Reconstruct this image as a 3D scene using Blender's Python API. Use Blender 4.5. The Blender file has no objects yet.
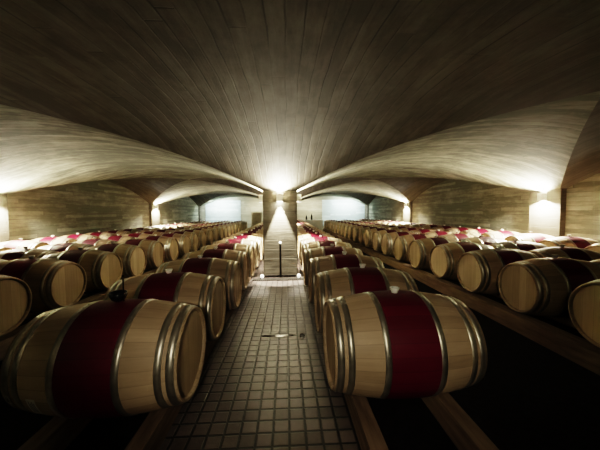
import bpy, bmesh, math, random
from math import pi, sin, cos, radians, atan2, sqrt
from mathutils import Vector, Matrix
random.seed(7)
C = bpy.context.scene.collection
H = 1.42                    # camera height above the tiled aisle
CX = -0.15                  # centre line of the nave
WX = 6.35                   # centre line to pilaster face
WALL = 6.48                 # centre line to side wall
COL = [-1.0, 6.24, 13.75, 21.0]
HW = 0.37                   # half width of a column
SPRING, RISE = H + 0.47, 0.73
YEND, YBACK = 21.0, -8.0

# ------------------------------------------------------------------ helpers
def link(name, bm, mats=None, parent=None, smooth=False, loc=(0, 0, 0), rot=(0, 0, 0), recalc=True):
    me = bpy.data.meshes.new(name)
    if recalc:
        bmesh.ops.recalc_face_normals(bm, faces=bm.faces[:])
    bm.to_mesh(me); bm.free()
    if mats:
        for m in (mats if isinstance(mats, (list, tuple)) else [mats]):
            me.materials.append(m)
    if smooth:
        for p in me.polygons:
            p.use_smooth = True
    o = bpy.data.objects.new(name, me)
    C.objects.link(o)
    o.location = loc; o.rotation_euler = rot
    if parent:
        o.parent = parent
    return o

def tag(o, label=None, cat=None, group=None, kind=None):
    if label: o['label'] = label
    if cat: o['category'] = cat
    if group: o['group'] = group
    if kind: o['kind'] = kind
    return o

def thing(name, label, cat, loc=(0, 0, 0), rz=0.0, group=None):
    o = bpy.data.objects.new(name, None)
    o.empty_display_size = 0.1
    C.objects.link(o)
    o.location = loc; o.rotation_euler = (0, 0, rz)
    return tag(o, label, cat, group)

def dup(root, loc, rz, label, group=None, skip=()):
    r = root.copy(); C.objects.link(r)
    r.location = loc; r.rotation_euler = (0, 0, rz)
    r['label'] = label
    if group: r['group'] = group
    for ch in list(root.children):
        if ch.name.split('.')[0] in skip: continue
        c = ch.copy(); C.objects.link(c); c.parent = r
        for g in ch.children:
            d = g.copy(); C.objects.link(d); d.parent = c
    return r

def box(bm, x0, x1, y0, y1, z0, z1, bevel=0.0):
    vs = [bm.verts.new((x, y, z)) for z in (z0, z1) for y in (y0, y1) for x in (x0, x1)]
    fs = []
    for q in ((0, 2, 3, 1), (4, 5, 7, 6), (0, 1, 5, 4), (2, 6, 7, 3), (0, 4, 6, 2), (1, 3, 7, 5)):
        fs.append(bm.faces.new([vs[i] for i in q]))
    if bevel:
        es = list({e for f in fs for e in f.edges})
        bmesh.ops.bevel(bm, geom=es, offset=bevel, segments=2, affect='EDGES', profile=0.6)

def lathe(bm, prof, n=24, axis='Z', centre=(0, 0, 0), close_a=False, close_b=False, flat_fn=None):
    """prof: list of (radius, along)."""
    rings = []
    for r, t in prof:
        ring = []
        for k in range(n):
            a = 2 * pi * k / n
            if axis == 'Z': p = (r * cos(a), r * sin(a), t)
            else: p = (t, r * sin(a), r * cos(a))
            ring.append(bm.verts.new((p[0] + centre[0], p[1] + centre[1], p[2] + centre[2])))
        rings.append(ring)
    for a, b in zip(rings, rings[1:]):
        for k in range(n):
            bm.faces.new((a[k], a[(k + 1) % n], b[(k + 1) % n], b[k]))
    if close_a: bm.faces.new(rings[0][::-1])
    if close_b: bm.faces.new(rings[-1])
    return rings

# ---------------------------------------------------------------- materials
class NT:
    def __init__(s, name):
        s.m = bpy.data.materials.new(name); s.m.use_nodes = True
        s.t = s.m.node_tree; s.n = s.t.nodes; s.l = s.t.links
        s.b = s.n['Principled BSDF']
    def node(s, typ, **kw):
        n = s.n.new(typ)
        for k, v in kw.items(): setattr(n, k, v)
        return n
    def put(s, sock, v):
        if isinstance(v, bpy.types.NodeSocket): s.l.new(v, sock)
        else: sock.default_value = v
    def math(s, op, a, b=0.0, c=0.0):
        n = s.node('ShaderNodeMath', operation=op)
        s.put(n.inputs[0], a); s.put(n.inputs[1], b); s.put(n.inputs[2], c)
        return n.outputs[0]
    def mix(s, f, a, b, blend='MIX'):
        n = s.node('ShaderNodeMix', data_type='RGBA', blend_type=blend)
        s.put(n.inputs[0], f); s.put(n.inputs[6], a); s.put(n.inputs[7], b)
        return n.outputs[2]
    def coord(s):
        tc = s.node('ShaderNodeTexCoord')
        sp = s.node('ShaderNodeSeparateXYZ'); s.l.new(tc.outputs['Object'], sp.inputs[0])
        return tc.outputs['Object'], sp.outputs[0], sp.outputs[1], sp.outputs[2]
    def comb(s, x, y, z):
        n = s.node('ShaderNodeCombineXYZ')
        s.put(n.inputs[0], x); s.put(n.inputs[1], y); s.put(n.inputs[2], z)
        return n.outputs[0]
    def noise(s, vec, scale, detail=4, rough=0.55, col=False):
        n = s.node('ShaderNodeTexNoise'); s.l.new(vec, n.inputs['Vector'])
        n.inputs['Scale'].default_value = scale; n.inputs['Detail'].default_value = detail
        n.inputs['Roughness'].default_value = rough
        return n.outputs['Fac']
    def white(s, vec):
        n = s.node('ShaderNodeTexWhiteNoise', noise_dimensions='3D'); s.l.new(vec, n.inputs['Vector'])
        return n.outputs['Value']
    def ramp(s, f, stops):
        n = s.node('ShaderNodeValToRGB'); s.put(n.inputs[0], f)
        e = n.color_ramp.elements
        while len(e) < len(stops): e.new(0.5)
        for i, (p, c) in enumerate(stops):
            e[i].position = p; e[i].color = (c[0], c[1], c[2], 1) if not isinstance(c, float) else (c, c, c, 1)
        return n.outputs[0]
    def bump(s, h, strength=0.3, dist=0.01):
        n = s.node('ShaderNodeBump'); s.put(n.inputs['Height'], h)
        n.inputs['Strength'].default_value = strength; n.inputs['Distance'].default_value = dist
        s.l.new(n.outputs[0], s.b.inputs['Normal'])
    def out(s, col, rough=0.8, metal=0.0, spec=0.5):
        s.put(s.b.inputs['Base Color'], col); s.put(s.b.inputs['Roughness'], rough)
        s.put(s.b.inputs['Metallic'], metal); s.put(s.b.inputs['Specular IOR Level'], spec)
        return s.m

def concrete(name, across, along, dark, light, width=0.12, length=2.6, tie=False, wav=0.03, contrast=0.5):
    """board-marked concrete: across = axis over which boards repeat, along = axis the boards run in"""
    m = NT(name); vec, X, Y, Z = m.coord(); ax = {'X': X, 'Y': Y, 'Z': Z}
    a, l = ax[across], ax[along]
    wob = m.noise(vec, 0.9, 3)
    a2 = m.math('ADD', a, m.math('MULTIPLY', m.math('SUBTRACT', wob, 0.5), wav))
    u = m.math('DIVIDE', a2, width)
    i = m.math('FLOOR', u); fr = m.math('FRACT', u)
    off = m.math('MULTIPLY', m.white(m.comb(i, 3.1, 0.0)), length)
    v = m.math('DIVIDE', m.math('ADD', l, off), length)
    j = m.math('FLOOR', v); fv = m.math('FRACT', v)
    tone = m.white(m.comb(i, j, 1.7))
    stv = m.comb(m.math('MULTIPLY', a2, 14.0), m.math('MULTIPLY', l, 1.3), 0.0)
    streak = m.noise(stv, 1.0, 6, 0.65)
    stv2 = m.comb(m.math('MULTIPLY', a2, 6.0), m.math('MULTIPLY', l, 1.1), 4.0)
    blot = m.noise(m.comb(m.math('MULTIPLY', a2, 5.0), m.math('MULTIPLY', l, 2.2), 8.0), 1.0, 5, .7)
    big = m.noise(vec, 0.55, 4, 0.6)
    pit = m.noise(vec, 9.0, 5, 0.7)
    f = m.math('ADD', m.math('MULTIPLY', tone, 0.20 * contrast * 2), m.math('MULTIPLY', streak, 0.36))
    f = m.math('ADD', f, m.math('MULTIPLY', big, 0.38))
    f = m.math('ADD', f, m.math('MULTIPLY', pit, 0.12))
    f = m.math('ADD', f, m.math('MULTIPLY', m.math('SUBTRACT', blot, .5), 0.45))
    f = m.math('SUBTRACT', f, 0.13 * contrast * 2)
    col = m.ramp(f, [(0.34, dark), (0.66, light)])
    seam = m.math('MINIMUM', m.math('MULTIPLY', fr, width * 1.0), m.math('MULTIPLY', m.math('SUBTRACT', 1.0, fr), width * 1.0))
    seam2 = m.math('MINIMUM', m.math('MULTIPLY', fv, length), m.math('MULTIPLY', m.math('SUBTRACT', 1.0, fv), length))
    s = m.math('MINIMUM', seam, seam2)
    mask = m.ramp(m.math('DIVIDE', s, 0.009), [(0.0, 0.0), (1.0, 1.0)])
    brk = m.ramp(m.noise(stv2, 1.0, 4), [(0.47, 0.05), (0.60, 0.9)])
    sm = m.math('MULTIPLY', m.math('SUBTRACT', 1.0, mask), brk)
    col = m.mix(sm, col, (dark[0] * .45, dark[1] * .45, dark[2] * .45, 1))
    m.bump(m.math('ADD', m.math('MULTIPLY', mask, 0.5), m.math('ADD', m.math('MULTIPLY', tone, 0.5), m.math('MULTIPLY', streak, 0.9))), 0.55, 0.012)
    return m.out(col, 0.86, 0, 0.3)

M = {}
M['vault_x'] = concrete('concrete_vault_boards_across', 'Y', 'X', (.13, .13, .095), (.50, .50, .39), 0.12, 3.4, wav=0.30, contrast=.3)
M['vault_y'] = concrete('concrete_vault_boards_along_shaded', 'X', 'Y', (.075, .066, .048), (.175, .158, .118), 0.12, 3.0, wav=0.07, contrast=.28)  # same concrete, with the shade of these webs put into a darker colour
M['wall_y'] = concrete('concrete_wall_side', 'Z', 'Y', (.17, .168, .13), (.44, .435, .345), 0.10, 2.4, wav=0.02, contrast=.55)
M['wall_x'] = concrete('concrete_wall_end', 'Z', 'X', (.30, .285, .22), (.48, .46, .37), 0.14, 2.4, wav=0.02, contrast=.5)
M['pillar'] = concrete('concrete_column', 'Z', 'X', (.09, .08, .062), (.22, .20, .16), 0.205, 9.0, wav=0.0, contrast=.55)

def mat_tiles():
    m = NT('dark_stone_pavers'); vec, X, Y, Z = m.coord()
    s = 0.105
    u, v = m.math('DIVIDE', X, s), m.math('DIVIDE', Y, s)
    i, j = m.math('FLOOR', u), m.math('FLOOR', v)
    fu, fv = m.math('FRACT', u), m.math('FRACT', v)
    def edge(f): return m.math('MINIMUM', f, m.math('SUBTRACT', 1.0, f))
    e = m.math('MINIMUM', edge(fu), edge(fv))
    e = m.math('ADD', e, m.math('MULTIPLY', m.math('SUBTRACT', m.noise(vec, 30, 3), 0.5), 0.05))
    mask = m.ramp(e, [(0.045, 0.0), (0.10, 1.0)])
    tone = m.white(m.comb(i, j, 0.3))
    n = m.noise(vec, 22, 5, 0.65)
    f = m.math('ADD', m.math('MULTIPLY', tone, 0.5), m.math('MULTIPLY', n, 0.6))
    col = m.ramp(f, [(0.2, (.038, .028, .027)), (0.9, (.105, .080, .075))])
    col = m.mix(mask, (.003, .002, .002, 1), col)
    m.bump(m.math('ADD', mask, m.math('ADD', m.math('MULTIPLY', n, 0.35), m.math('MULTIPLY', tone, .25))), 0.6, 0.008)
    return m.out(col, m.math('ADD', 0.30, m.math('MULTIPLY', n, 0.35)), 0, 0.5)
M['tiles'] = mat_tiles()

def mat_simple(name, c1, c2, scale, rough=0.8, metal=0.0, spec=0.5, bump=0.2, stretch=(1, 1, 1)):
    m = NT(name); vec, X, Y, Z = m.coord()
    v = m.comb(m.math('MULTIPLY', X, stretch[0]), m.math('MULTIPLY', Y, stretch[1]), m.math('MULTIPLY', Z, stretch[2]))
    n = m.noise(v, scale, 5, 0.6)
    col = m.ramp(n, [(0.3, c1), (0.7, c2)])
    if bump: m.bump(n, bump, 0.005)
    return m.out(col, rough, metal, spec)
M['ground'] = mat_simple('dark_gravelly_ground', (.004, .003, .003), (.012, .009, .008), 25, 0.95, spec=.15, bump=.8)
M['rail'] = mat_simple('rail_timber', (.11, .07, .045), (.22, .15, .10), 3.0, 0.75, bump=.3, stretch=(9, 1, 9), spec=.3)
M['iron'] = mat_simple('dark_metal', (.015, .013, .012), (.04, .035, .03), 12, 0.45, 0.6)
M['lamp_metal'] = mat_simple('lamp_housing_paint', (.36, .35, .32), (.46, .45, .41), 12, 0.5)
M['white'] = mat_simple('white_silicone', (.86, .83, .74), (.93, .90, .82), 12, 0.45, bump=0)
M['black_glass'] = mat_simple('black_plastic', (.006, .006, .007), (.012, .012, .013), 8, 0.18, bump=0)
M['paper'] = mat_simple('paper_tag', (.62, .60, .52), (.74, .72, .64), 20, 0.9, bump=0)
M['ink'] = mat_simple('tag_ink', (.10, .09, .08), (.16, .15, .13), 20, 0.9, bump=0)
M['cloth'] = mat_simple('white_table_cloth', (.72, .70, .64), (.84, .82, .76), 5, 0.9)
M['cabinet'] = mat_simple('pale_cabinet', (.45, .40, .30), (.58, .53, .42), 5, 0.7)
M['bottle'] = mat_simple('dark_bottle_glass', (.010, .012, .008), (.018, .02, .012), 5, 0.12, bump=0)
M['lit_wall'] = concrete('light_washed_panel', 'Z', 'X', (.40, .46, .45), (.72, .78, .77), 0.14, 1.6, wav=0.01, contrast=.6)  # cool light on the end wall, put into a paler, bluer concrete

def emis(name, col, power):
    m = NT(name); m.b.inputs['Base Color'].default_value = (1, 1, 1, 1)
    m.b.inputs['Emission Color'].default_value = (*col, 1); m.b.inputs['Emission Strength'].default_value = power
    return m.m
WARM = (1.0, 0.915, 0.71)
M['lens'] = emis('lamp_lens', (1.0, .93, .75), 25)
M['glow'] = emis('glowing_cap', (1.0, .93, .8), .35)  # for white caps that are no lamps; weak glow put in to brighten them

def mat_oak(name, c1, c2, heads=False, rough=0.55, spec=.35):
    m = NT(name); vec, X, Y, Z = m.coord()
    info = m.node('ShaderNodeObjectInfo'); rnd = info.outputs['Random']
    Zc = m.math('SUBTRACT', Z, 0.35)
    if heads:
        t = m.math('DIVIDE', m.math('ADD', Y, m.math('MULTIPLY', rnd, .05)), 0.095)
        grain = m.comb(m.math('MULTIPLY', Y, 40), m.math('MULTIPLY', Z, 4), m.math('MULTIPLY', rnd, 9))
        sw = 0.02
    else:
        ang = m.math('ARCTAN2', Y, Zc)
        t = m.math('DIVIDE', ang, 2 * pi / 27)
        grain = m.comb(m.math('MULTIPLY', X, 4), m.math('MULTIPLY', ang, 16), m.math('MULTIPLY', rnd, 9))
        sw = 0.03
    i = m.math('FLOOR', t); fr = m.math('FRACT', t)
    tone = m.white(m.comb(i, m.math('MULTIPLY', rnd, 57.0), 0.5))
    g = m.noise(grain, 1.0, 5, 0.6)
    cl = m.noise(vec, 3.0, 3)
    f = m.math('ADD', m.math('MULTIPLY', tone, 0.42), m.math('ADD', m.math('MULTIPLY', g, 0.45), m.math('MULTIPLY', cl, 0.2)))
    f = m.math('ADD', f, m.math('MULTIPLY', m.math('SUBTRACT', rnd, 0.5), 0.18))
    col = m.ramp(f, [(0.25, c1), (0.85, c2)])
    e = m.math('MINIMUM', fr, m.math('SUBTRACT', 1.0, fr))
    mask = m.ramp(e, [(0.0, 0.0), (sw * 1.6, 1.0)])
    dk = (c1[0] * .35, c1[1] * .33, c1[2] * .3, 1)
    col = m.mix(m.math('MULTIPLY', m.math('SUBTRACT', 1.0, mask), .38), col, dk)
    m.bump(m.math('ADD', m.math('MULTIPLY', mask, 0.2), m.math('MULTIPLY', g, 0.5)), 0.3, 0.003)
    return m.out(col, rough, 0, spec)
M['oak'] = mat_oak('barrel_oak', (.28, .20, .125), (.50, .37, .245))
M['oak_head'] = mat_oak('barrel_head_oak', (.34, .25, .155), (.56, .43, .28), heads=True, rough=.6)
M['red'] = mat_oak('wine_red_paint', (.075, .003, .012), (.115, .005, .020), rough=.5, spec=.3)
def mat_hoop():
    m = NT('galvanised_hoop_steel'); vec, X, Y, Z = m.coord()
    n = m.noise(vec, 14, 5, .6)
    col = m.ramp(n, [(0.3, (.36, .32, .26)), (0.7, (.54, .50, .42))])
    return m.out(col, m.math('ADD', .25, m.math('MULTIPLY', n, .25)), 0.85, 0.5)
M['hoop'] = mat_hoop()

# ------------------------------------------------------------------- camera
def cam():
    f = 270.0
    yaw, pitch, roll = radians(2.757), radians(2.757), radians(0.5)
    w = Vector((sin(yaw) * cos(pitch), cos(yaw) * cos(pitch), -sin(pitch)))
    r = Vector((cos(yaw), -sin(yaw), 0)); u = r.cross(w)
    r2 = r * cos(roll) - u * sin(roll); u2 = r * sin(roll) + u * cos(roll)
    mat = Matrix((( r2.x, u2.x, -w.x, 0), (r2.y, u2.y, -w.y, 0), (r2.z, u2.z, -w.z, H), (0, 0, 0, 1)))
    cd = bpy.data.cameras.new('camera'); cd.sensor_width = 36; cd.lens = f / 600 * 36
    cd.clip_start = 0.05
    o = bpy.data.objects.new('camera', cd); C.objects.link(o); o.matrix_world = mat
    bpy.context.scene.camera = o
cam()

# ------------------------------------------------------------------- vault
NV = 22
def axis_breaks_x():
    """returns (x, height or None for spring strip)"""
    a, b = CX + HW, CX + WX
    pts = []
    for s in (-1, 1):
        l = []
        for k in range(2 * NV + 1):
            t = -1 + k / NV
            l.append((CX + s * (HW + (WX - HW) * (t + 1) / 2), t))
        pts.append(l)
    return pts
def prof(t): return SPRING + RISE * (1 - abs(t) ** 2.05)
bays_x = [(CX - WX, CX - HW), (CX + HW, CX + WX)]
bays_y = [(YBACK, COL[0] - HW)] + [(COL[i] + HW, COL[i + 1] - HW) for i in range(3)]

bm = bmesh.new(); cache = {}
def vert(cls, x, y, z):
    k = (cls, round(x, 4), round(y, 4))
    if k not in cache: cache[k] = bm.verts.new((x, y, z))
    return cache[k]
def tri(cls, pts, mi):
    f = bm.faces.new([vert(cls, *p) for p in pts]); f.material_index = mi; f.smooth = True
for bi, (x0, x1) in enumerate(bays_x):
    for bj, (y0, y1) in enumerate(bays_y):
        for i in range(2 * NV):
            for j in range(2 * NV):
                u = [-1 + i / NV, -1 + (i + 1) / NV]; v = [-1 + j / NV, -1 + (j + 1) / NV]
                P = {}
                for a in (0, 1):
                    for b in (0, 1):
                        P[a, b] = (u[a], v[b])
                same = ((u[0] + u[1]) * (v[0] + v[1])) > 0
                tris = [((0, 0), (1, 0), (1, 1)), ((0, 0), (1, 1), (0, 1))] if same else [((0, 0), (1, 0), (0, 1)), ((1, 0), (1, 1), (0, 1))]
                for t3 in tris:
                    cu = sum(P[q][0] for q in t3) / 3; cv = sum(P[q][1] for q in t3) / 3
                    # web class: higher of the two barrels
                    isf = abs(cu) < abs(cv)
                    pts = []
                    for q in t3:
                        uu, vv = P[q]
                        z = prof(uu) if isf else prof(vv)
                        pts.append((x0 + (x1 - x0) * (uu + 1) / 2, y0 + (y1 - y0) * (vv + 1) / 2, z))
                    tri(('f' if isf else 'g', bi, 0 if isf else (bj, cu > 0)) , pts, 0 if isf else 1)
# strips over the column lines
def strip_f(bi, x0, x1, ya, yb):
    for i in range(2 * NV):
        u0, u1 = -1 + i / NV, -1 + (i + 1) / NV
        xa, xb = x0 + (x1 - x0) * (u0 + 1) / 2, x0 + (x1 - x0) * (u1 + 1) / 2
        f = bm.faces.new([vert(('f', bi, 0), xa, ya, prof(u0)), vert(('f', bi, 0), xb, ya, prof(u1)),
                          vert(('f', bi, 0), xb, yb, prof(u1)), vert(('f', bi, 0), xa, yb, prof(u0))])
        f.material_index = 0; f.smooth = True
for bi, (x0, x1) in enumerate(bays_x):
    for c in COL[:3]: strip_f(bi, x0, x1, c - HW, c + HW)
    strip_f(bi, x0, x1, COL[3] - HW, COL[3] + 0.2)
for bj, (y0, y1) in enumerate(bays_y):
    for (xa, xb, ka, kb) in ((CX - HW, CX + HW, ('g', 0, (bj, True)), ('g', 1, (bj, False))),
                             (CX - WALL - .1, CX - WX, None, ('g', 0, (bj, False))), (CX + WX, CX + WALL + .1, ('g', 1, (bj, True)), None)):
        for j in range(2 * NV):
            v0, v1 = -1 + j / NV, -1 + (j + 1) / NV
            ya, yb = y0 + (y1 - y0) * (v0 + 1) / 2, y0 + (y1 - y0) * (v1 + 1) / 2
            ks = ('strip', xa, bj)
            f = bm.faces.new([vert(ka or ks, xa, ya, prof(v0)), vert(kb or ks, xb, ya, prof(v0)),
                              vert(kb or ks, xb, yb, prof(v1)), vert(ka or ks, xa, yb, prof(v1))])
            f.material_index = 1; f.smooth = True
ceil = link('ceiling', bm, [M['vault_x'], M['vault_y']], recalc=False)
tag(ceil, 'low board-marked concrete groin vaults over the barrel rows', 'ceiling', kind='structure')

# ------------------------------------------------------------------- shell
def struct(name, bm, m, label, cat):
    return tag(link(name, bm, m), label, cat, kind='structure')
ZT = SPRING + RISE + 0.1
bm = bmesh.new(); box(bm, CX - WALL - .3, CX - WALL, YBACK - .3, YEND + .3, -.2, ZT)
struct('wall_left', bm, M['wall_y'], 'board-marked concrete side wall behind the barrels on the left', 'wall')
bm = bmesh.new(); box(bm, CX + WALL, CX + WALL + .3, YBACK - .3, YEND + .3, -.2, ZT)
struct('wall_right', bm, M['wall_y'], 'board-marked concrete side wall behind the barrels on the right', 'wall')
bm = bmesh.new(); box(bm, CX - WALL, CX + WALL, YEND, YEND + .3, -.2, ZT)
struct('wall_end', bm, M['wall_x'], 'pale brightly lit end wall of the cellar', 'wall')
bm = bmesh.new(); box(bm, CX - WALL, CX + WALL, YBACK - .3, YBACK, -.2, ZT)
struct('wall_back', bm, M['wall_y'], 'concrete wall behind the viewpoint', 'wall')
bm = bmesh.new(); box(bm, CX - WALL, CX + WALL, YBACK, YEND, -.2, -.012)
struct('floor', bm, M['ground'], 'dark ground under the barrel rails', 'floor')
bm = bmesh.new(); box(bm, CX - .72, CX + .72, YBACK, YEND - .0, -.012, 0.0)
struct('floor_aisle', bm, M['tiles'], 'aisle floor of small square dark stone pavers', 'floor')
# panels whose pale blue colour stands in for light on the end wall
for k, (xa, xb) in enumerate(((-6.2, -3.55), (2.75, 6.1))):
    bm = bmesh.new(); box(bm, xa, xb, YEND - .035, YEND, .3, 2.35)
    struct('lit_panel_%d' % (k + 1), bm, M['lit_wall'], 'lit part, painted as a bluish white panel, on the %s of the end wall' % ('left', 'right')[k], 'wall panel')

def column_mesh(hx0, hx1, hy0, hy1, z1):
    bm = bmesh.new(); box(bm, hx0, hx1, hy0, hy1, 0, z1, 0.012); return bm
names = ['behind the viewpoint', 'in the middle of the aisle', 'farther down the aisle', 'at the end wall']
for k, y in enumerate(COL):
    y1 = min(y + HW, YEND - .01)
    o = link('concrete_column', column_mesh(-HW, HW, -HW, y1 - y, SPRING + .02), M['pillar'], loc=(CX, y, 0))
    tag(o, 'square board-marked concrete column ' + names[k], 'column', kind='structure')
    for s in (-1, 1):
        hx = (WALL - WX)
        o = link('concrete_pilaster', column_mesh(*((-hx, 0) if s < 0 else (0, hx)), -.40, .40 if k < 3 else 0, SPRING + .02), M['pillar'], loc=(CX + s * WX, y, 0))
        tag(o, 'concrete pilaster on the %s wall, level with the column %s' % (('left', 'right')[s > 0], names[k]), 'pilaster', kind='structure')
bm = bmesh.new(); box(bm, -.40, .40, -.40, -.372, 0, .05, .004); box(bm, -.40, -.372, -.372, .37, 0, .05, .004); box(bm, .372, .40, -.372, .37, 0, .05, .004)
struct('baseboard_column', bm, M['iron'], 'dark skirting round the foot of the aisle column', 'skirting').location = (CX, COL[1], 0)

# ------------------------------------------------------------------- lamps
def spot(loc, down, power, angle, blend=.5, col=WARM, tilt=(0, 0), size=.03):
    l = bpy.data.lights.new('lamp_light', 'SPOT'); l.energy = power; l.spot_size = radians(angle)
    l.spot_blend = blend; l.color = col; l.shadow_soft_size = size
    o = bpy.data.objects.new('lamp_light', l); C.objects.link(o); o.location = loc
    d = Vector((tilt[0], tilt[1], -1 if down else 1))
    o.rotation_euler = d.to_track_quat('-Z', 'Y').to_euler()
    return o
def make_lamp():
    t = thing('wall_lamp', '', 'lamp')
    bm = bmesh.new()     # open-ended rectangular housing on a back plate, local -Y is outward
    box(bm, -.055, .055, -.115, -.107, -.085, .085, .002)
    box(bm, -.063, -.055, -.115, -.01, -.085, .085, .002); box(bm, .055, .063, -.115, -.01, -.085, .085, .002)
    link('housing', bm, M['lamp_metal'], t)
    bm = bmesh.new(); box(bm, -.07, .07, -.010, -.001, -.095, .095, .003)
    link('back_plate', bm, M['lamp_metal'], t)
    for z in (-.07, .07):
        bm = bmesh.new(); box(bm, -.054, .054, -.106, -.012, z - .004, z + .004)
        link('lens', bm, M['lens'], t)
    return t
LZ = H + .315
lamp0 = make_lamp(); used = [False]
def lamp(x, y, z, direction, label, up=60, down=60, dcone=52, upcone=150):
    """direction: unit vector out of the wall"""
    rz = atan2(direction[1], direction[0]) + pi / 2
    if used[0]:
        dup(lamp0, (x, y, z), rz, label)
    else:
        lamp0.location = (x, y, z); lamp0.rotation_euler = (0, 0, rz); lamp0['label'] = label; used[0] = True
    px, py = x + direction[0] * .062, y + direction[1] * .062
    if up: spot((px, py, z + .10), False, up, upcone, .7, tilt=(direction[0] * .25, direction[1] * .25))
    if down: spot((px, py, z - .10), True, down, dcone, .35)
c1 = COL[1]
lamp(CX, c1 - HW, LZ, (0, -1), 'wall lamp high on the near face of the aisle column', 165, 210, 50)
lamp(CX - HW, c1, LZ, (-1, 0), 'wall lamp on the left side of the aisle column', 85, 42, 100)
lamp(CX + HW, c1, LZ, (1, 0), 'wall lamp on the right side of the aisle column', 85, 42, 100)
for s, nm in ((-1, 'left'), (1, 'right')):
    lamp(CX + s * WX, c1, LZ, (-s, 0), 'wall lamp on the nearer lit pilaster of the %s wall' % nm, 240, 190, 158)
    lamp(CX + s * WX, COL[2], LZ, (-s, 0), 'wall lamp on the farther lit pilaster of the %s wall' % nm, 260, 170, 158)
def plain(x, y, d, up, down):      # lamp light without a body, out of the picture or hidden behind the column
    px, py = x + d[0] * .062, y + d[1] * .062
    if up: spot((px, py, LZ + .10), False, up, 150, .7, tilt=(d[0] * .25, d[1] * .25))
    if down: spot((px, py, LZ - .10), True, down, 100, .35)
for s in (-1, 1):
    plain(CX + s * HW, COL[0], (s, 0), 14, 3)
    plain(CX + s * WX, COL[0], (-s, 0), 90, 0)  # unseen, up only: added to brighten the near vault webs
    plain(CX + s * HW, COL[2], (s, 0), 240, 130)
spot((CX, COL[0] + HW + .07, LZ - .10), True, 13, 74, .6, tilt=(.6, 4.6))  # added fill spot behind the viewpoint, aimed forward at the near barrels
spot((CX, COL[0] + HW + .07, LZ + .10), False, 2.5, 150, .7)
plain(CX, c1 + HW, (0, 1), 160, 140)
plain(CX, COL[2] - HW, (0, -1), 160, 140)
plain(CX, COL[2] + HW, (0, 1), 140, 110)
for x, p in ((-5.0, 22), (4.6, 22), (-2.0, 7), (1.7, 7)):   # added area lights to brighten the end wall, no fixtures there
    l = bpy.data.lights.new('end_wall_wash', 'AREA'); l.energy = p; l.size = 1.6; l.size_y = .1; l.shape = 'RECTANGLE'
    l.color = (.86, 1.0, .98) if abs(x) > 3 else (1, .93, .72)
    o = bpy.data.objects.new('end_wall_wash', l); C.objects.link(o)
    o.location = (x, YEND - .9, 2.25 if abs(x) > 3 else 2.1)
    o.rotation_euler = Vector((0, .75, -.65)).to_track_quat('-Z', 'Y').to_euler()

# ------------------------------------------------------------------ barrels
RB, RH, HL, ZA = .35, .285, .475, .35
def rad(x): t = x / HL; return RH + (RB - RH) * (1 - t * t)
NB = 48
def make_barrel():
    t = thing('wine_barrel', '', 'barrel')
    c = (0, 0, ZA)
    for s in (-1, 1):
        bm = bmesh.new()
        xs = [.15, .19, .24, .29, .34, .38, .42, .46, HL]
        pr = [(rad(x), s * x) for x in xs] + [(rad(HL) - .014, s * HL), (rad(HL) - .022, s * (HL - .018)), (rad(HL) - .022, s * (HL - .03))]
        lathe(bm, pr, NB, 'X', c)
        link('staves', bm, M['oak'], t, True)
        bm = bmesh.new()
        r = rad(HL) - .0215
        lathe(bm, [(r, s * (HL - .024)), (r * .6, s * (HL - .0235)), (.001, s * (HL - .0235))], NB, 'X', c)
        link('barrel_head', bm, M['oak_head'], t)
    bm = bmesh.new()
    lathe(bm, [(rad(x) + .0006, x) for x in (-.152, -.11, -.07, -.03, .03, .07, .11, .152)], NB, 'X', c)
    link('painted_belly_band', bm, M['red'], t, True)['label'] = 'deep wine-red painted belly band'
    for s in (-1, 1):
        for a, b in ((.15, .188), (.360, .398), (.420, .462)):
            bm = bmesh.new(); e = .0028
            lathe(bm, [(rad(a) - .002, s * a), (rad(a) + e, s * a), (rad((a + b) / 2) + e, s * (a + b) / 2), (rad(b) + e, s * b), (rad(b) - .002, s * b)], NB, 'X', c)
            # riveted overlap near the top of the hoop
            w = b - a; ang0 = .20 if s > 0 else -.14
            for ang in (ang0 - .07, ang0 + .07):
                rr = rad((a + b) / 2) + e
                cen = Vector((s * (a + b) / 2, rr * sin(ang), ZA + rr * cos(ang)))
                nrm = Vector((0, sin(ang), cos(ang)))
                mt = Matrix.Translation(cen + nrm * .001) @ nrm.to_track_quat('Z', 'Y').to_matrix().to_4x4()
                bmesh.ops.create_cone(bm, cap_ends=True, segments=8, radius1=.007, radius2=.004, depth=.006, matrix=mt)
            rr = []
            for ang in (ang0 - .13, ang0 + .13):
                for x in (a + .002, b - .002):
                    r_ = rad(x) + e + .0018
                    rr.append(bm.verts.new((s * x, r_ * sin(ang), ZA + r_ * cos(ang))))
            bm.faces.new((rr[0], rr[1], rr[3], rr[2]))
            o = link('hoop', bm, M['hoop'], t)
            for p in o.data.polygons: p.use_smooth = len(p.vertices) == 4
    bm = bmesh.new()
    lathe(bm, [(.019, -.012), (.022, .008), (.032, .027), (.034, .036), (.027, .037), (.02, .026)], 20, 'Z', (0, 0, ZA + RB), True, True)
    link('bung', bm, M['white'], t, True)['label'] = 'small white stopper in the bung hole'
    return t
barrel0 = make_barrel(); bused = [False]
ORD = ['first', 'second', 'third', 'fourth', 'fifth', 'sixth', 'seventh', 'eighth', 'ninth', 'tenth', 'eleventh', 'twelfth', 'thirteenth',
       'fourteenth', 'fifteenth', 'sixteenth', 'seventeenth', 'eighteenth', 'nineteenth', 'twentieth', 'twenty-first', 'twenty-second', 'twenty-third', 'twenty-fourth', 'twenty-fifth']
BZ = .145
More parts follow.
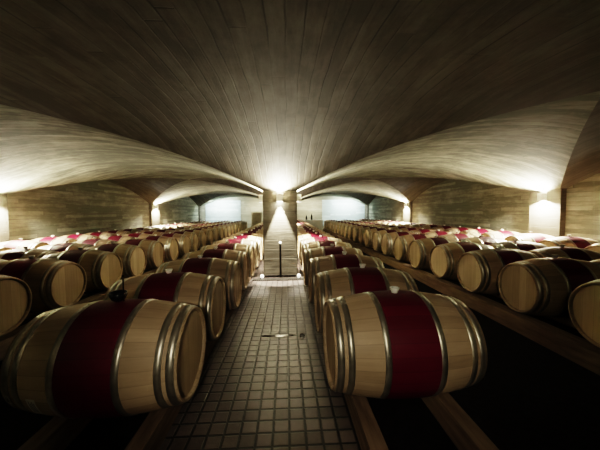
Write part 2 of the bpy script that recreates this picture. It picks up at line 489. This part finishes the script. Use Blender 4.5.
def row(cx, y0, step, yend, phrase, tiers, dz=0, first=None, skip_first_bung=False, skew=None):
    y = y0; k = 0
    nmax = int((yend - y0) / step) + 1
    for k in range(nmax):
        y = y0 + k * step + random.uniform(-.015, .015)
        x = cx + random.uniform(-.018, .018)
        if k == nmax - 1: lab = 'farthest oak barrel of the %s' % phrase
        elif k == 0: lab = first or 'nearest red-banded oak barrel of the %s' % phrase
        else: lab = 'red-banded oak barrel, %s in the %s' % (ORD[k], phrase)
        rz = radians(random.uniform(-1.0, 1.0))
        skip = ('bung',) if (k == 0 and skip_first_bung) else ()
        dup(barrel0, (x, y, BZ + dz), rz, lab, 'wine barrels in the ' + phrase, skip)
ST = .865
YE = 20.2
rows = [
 (.768, 1.86, ST, YE, 'row along the right edge of the aisle', 0, 'large near red-banded oak barrel with white stopper, right of the aisle'),
 (-1.125, 1.79, .84, YE, 'row along the left edge of the aisle', 0, 'large near red-banded oak barrel left of the aisle, dark bowl on top'),
 (3.20, 2.18, .868, YE, 'second row right of the aisle', 0, 'shadowed nearest oak barrel of the second row right of the aisle'),
 (-3.34, 2.82, .835, YE, 'second row left of the aisle', 0, 'shadowed nearest oak barrel of the second row left of the aisle'),
 (4.27, 3.10, .865, YE, 'third row right of the aisle', 0, None),
 (-4.38, 3.05, .835, YE, 'third row left of the aisle', 0, None),
 (5.70, 4.30, .865, YE, 'row along the right wall', .03, None),
 (-5.93, 5.45, .835, YE, 'row along the left wall', 0, None),
]
for cx, y0, st, ye, ph, dz, first in rows:
    row(cx, y0, st, ye, ph, 0, dz=dz, first=first, skip_first_bung=(cx == -1.125))
# remove the prototype itself (only its copies stand in the cellar)
for ch in list(barrel0.children): bpy.data.objects.remove(ch)
bpy.data.objects.remove(barrel0)

# rails
def rail(xc, w, h, y0, y1, label, wedges=None):
    bm = bmesh.new(); box(bm, -w / 2, w / 2, 0, y1 - y0, -.012, h, .006)
    o = link('wooden_rail', bm, M['rail'], loc=(xc, y0, 0))
    tag(o, label, 'rail', 'timber rails under the barrels')
for cx, y0, st, ye, ph, dz, first in rows:
    s = 1 if cx > 0 else -1
    near = abs(cx) < 2
    for side in (-1, 1):          # -1: aisle side
        if near or side > 0: off, w = side * .29, .10
        else: off, w = side * .44, .17
        inner = max(0, min(abs(off) - w / 2, HL))
        h = BZ + dz + RB - rad(max(0, inner - .024)) - .0005
        st_y = 0.75 if near else max(y0 - 1.3, .8)
        rail(cx + s * off, w, h, st_y, YE + .1, 'timber rail under the %s, on its %s side' % (ph, 'aisle' if side < 0 else 'wall'))

# ------------------------------------------------------------ small things
def on_barrel_patch(bm, xa, xb, a0, a1, lift, n=8, cx=0, r_extra=0):
    for k in range(n):
        q = []
        for (x, a) in ((xa, a0 + (a1 - a0) * k / n), (xb, a0 + (a1 - a0) * k / n), (xb, a0 + (a1 - a0) * (k + 1) / n), (xa, a0 + (a1 - a0) * (k + 1) / n)):
            r = rad(x) + lift
            q.append(bm.verts.new((x, -r * cos(a), ZA + r * sin(a))))
        bm.faces.new(q)
L1 = [o for o in C.objects if o.get('label', '').startswith('large near') and 'left of' in o['label']][0]
for (xa, xb, a0, a1) in ((-.315, -.262, -.62, -.22), (-.459, -.425, -.45, -.22)):
    bm = bmesh.new(); on_barrel_patch(bm, xa, xb, a0, a1, .0042)
    p = link('paper_tag', bm, M['paper'], L1); p['label'] = 'small whitish paper tag stuck low on the barrel'
    bm = bmesh.new()
    for q in range(4):
        xx = xa + (xb - xa) * (.2 + .18 * q)
        on_barrel_patch(bm, xx, xx + .004, a0 + .06, a1 - .05 - .04 * (q % 2), .0048, 6)
    link('tag_print', bm, M['ink'], p)

# dark bowl with rod on the near left barrel
bx, by, bz = L1.location.x, L1.location.y, BZ + 2 * RB + .0036
t = thing('sampling_bowl', 'small black bowl with a thin upright rod on top of the near left barrel', 'bowl', (bx - .0, by - .0, bz))
bm = bmesh.new(); lathe(bm, [(.024, .0), (.040, .012), (.050, .034), (.053, .058), (.050, .058), (.046, .034), (.036, .016), (.001, .010)], 28, 'Z', (0, 0, 0), True)
link('bowl', bm, M['black_glass'], t, True)
bm = bmesh.new(); lathe(bm, [(.004, .004), (.004, .160), (.006, .162), (.006, .172), (.002, .174)], 10, 'Z', (.046, -.02, 0), True, True)
link('rod', bm, M['black_glass'], t, True)

# post against the column
t = thing('dark_post', 'thin dark post with a white cap standing against the front of the aisle column', 'post', (CX + 0.0, c1 - HW - .055, 0))
bm = bmesh.new(); box(bm, -.021, .021, -.015, .015, .012, .74, .004)
link('pole', bm, M['iron'], t)
bm = bmesh.new(); box(bm, -.06, .06, -.04, .04, 0, .014, .003); link('base_plate', bm, M['iron'], t)
bm = bmesh.new(); lathe(bm, [(.016, .74), (.024, .752), (.024, .775), (.015, .785), (.001, .788)], 16); link('cap', bm, M['glow'], t, True)
for s in (-1, 1):  # plain white caps, no lamps; brightened by the glow in their material
    t = thing('white_cap', 'small round white cap at the %s front corner of the aisle column' % ('left', 'right')[s > 0], 'light', (CX + s * .39, c1 - HW - .16, 0))
    bm = bmesh.new(); lathe(bm, [(.045, 0), (.045, .02), (.03, .026)], 20, 'Z', (0, 0, 0), True, True); link('base', bm, M['iron'], t, True)
    bm = bmesh.new(); lathe(bm, [(.025, .026), (.036, .043), (.040, .062), (.032, .084), (.016, .096), (.001, .098)], 20); link('globe', bm, M['glow'], t, True)
bm = bmesh.new()
box(bm, -.58, .58, -.10, .10, 0, .010, .002)
for k in range(28):
    box(bm, -.565 + k * .0405, -.545 + k * .0405, -.085, .085, .010, .015)
o = link('drain_grate', bm, M['iron'], loc=(CX, c1 - HW - .20, 0)); tag(o, 'dark slotted drain grate across the aisle before the column', 'grate')

# wet patch
m = NT('water_film'); m.out((.05, .045, .04, 1), .06, 0, .8); M['water'] = m.m
def blob(name, x, y, rx, ry, seed, label):
    rnd = random.Random(seed); bm = bmesh.new(); vs = []
    for k in range(26):
        a = 2 * pi * k / 26; r = 1 + rnd.uniform(-.3, .25)
        vs.append(bm.verts.new((x + rx * r * cos(a), y + ry * r * sin(a), .0012)))
    f = bm.faces.new(vs); bmesh.ops.triangulate(bm, faces=[f])
    o = link(name, bm, M['water']); tag(o, label, 'puddle')
blob('water_puddle', -.10, 3.05, .20, .022, 3, 'thin streak of water lying across the aisle pavers')
blob('water_puddle', .16, 3.02, .03, .06, 5, 'small wet spot beside the streak of water on the aisle pavers')

# things at the far end
t = thing('display_table', 'white-covered table at the far end, right of the column', 'table', (1.95, 19.75, 0))
bm = bmesh.new(); box(bm, -.62, .62, -.35, .35, .80, .83, .004); link('tabletop', bm, M['cloth'], t)
bm = bmesh.new()
N = 60
pts = []
for k in range(N):
    a = 2 * pi * k / N
    sx, sy = .63, .36
    ca, sa = cos(a), sin(a); q = max(abs(ca) / sx, abs(sa) / sy)
    pts.append((ca / q, sa / q))
top = [bm.verts.new((x, y, .831)) for x, y in pts]
bot = [bm.verts.new((x * (1.03 + .02 * sin(k * 2.1)), y * (1.05 + .03 * sin(k * 2.1)), .0)) for k, (x, y) in enumerate(pts)]
for k in range(N): bm.faces.new((top[k], top[(k + 1) % N], bot[(k + 1) % N], bot[k]))
bm.faces.new(top)
link('tablecloth', bm, M['cloth'], t)
for (x, s, lab) in ((1.42, .82, 'smaller dark bottle on the white table at the far end'), (1.80, 1.0, 'taller dark bottle on the white table at the far end')):
    t = thing('wine_bottle', lab, 'bottle', (x, 19.62, .832))
    bm = bmesh.new(); lathe(bm, [(.06 * s, 0), (.068 * s, .01), (.068 * s, .28 * s), (.05 * s, .33 * s), (.024 * s, .37 * s), (.022 * s, .46 * s)], 20, 'Z', (0, 0, 0), True, True)
    link('glass_body', bm, M['bottle'], t, True)
    bm = bmesh.new(); lathe(bm, [(.024 * s, .40 * s), (.025 * s, .47 * s), (.02 * s, .472 * s)], 16, 'Z', (0, 0, 0), False, True)
    link('capsule', bm, M['iron'], t, True)
t = thing('cabinet', 'pale boxy cabinet at the far end, left of the column', 'cabinet', (-2.2, 19.9, 0))
bm = bmesh.new(); box(bm, -.36, .36, -.22, .22, .0, 1.38, .008); link('carcass', bm, M['cabinet'], t)
bm = bmesh.new(); box(bm, -.40, .40, -.26, .25, 1.38, 1.43, .006); link('top', bm, M['cabinet'], t)
for s in (-1, 1):
    bm = bmesh.new(); box(bm, *sorted((s * .005, s * .35)), -.236, -.221, .06, 1.34, .004); d = link('door', bm, M['cabinet'], t)
    bm = bmesh.new(); box(bm, *sorted((s * .03, s * .045)), -.256, -.237, .66, .80, .002); link('handle', bm, M['iron'], d)

# ------------------------------------------------------------- world & view
w = bpy.data.worlds.new('world'); bpy.context.scene.world = w; w.use_nodes = True
w.node_tree.nodes['Background'].inputs[0].default_value = (.5, .42, .35, 1)
w.node_tree.nodes['Background'].inputs[1].default_value = 0.0
sc = bpy.context.scene
sc.view_settings.view_transform = 'Filmic'
sc.view_settings.look = 'High Contrast'
sc.view_settings.exposure = 2.6
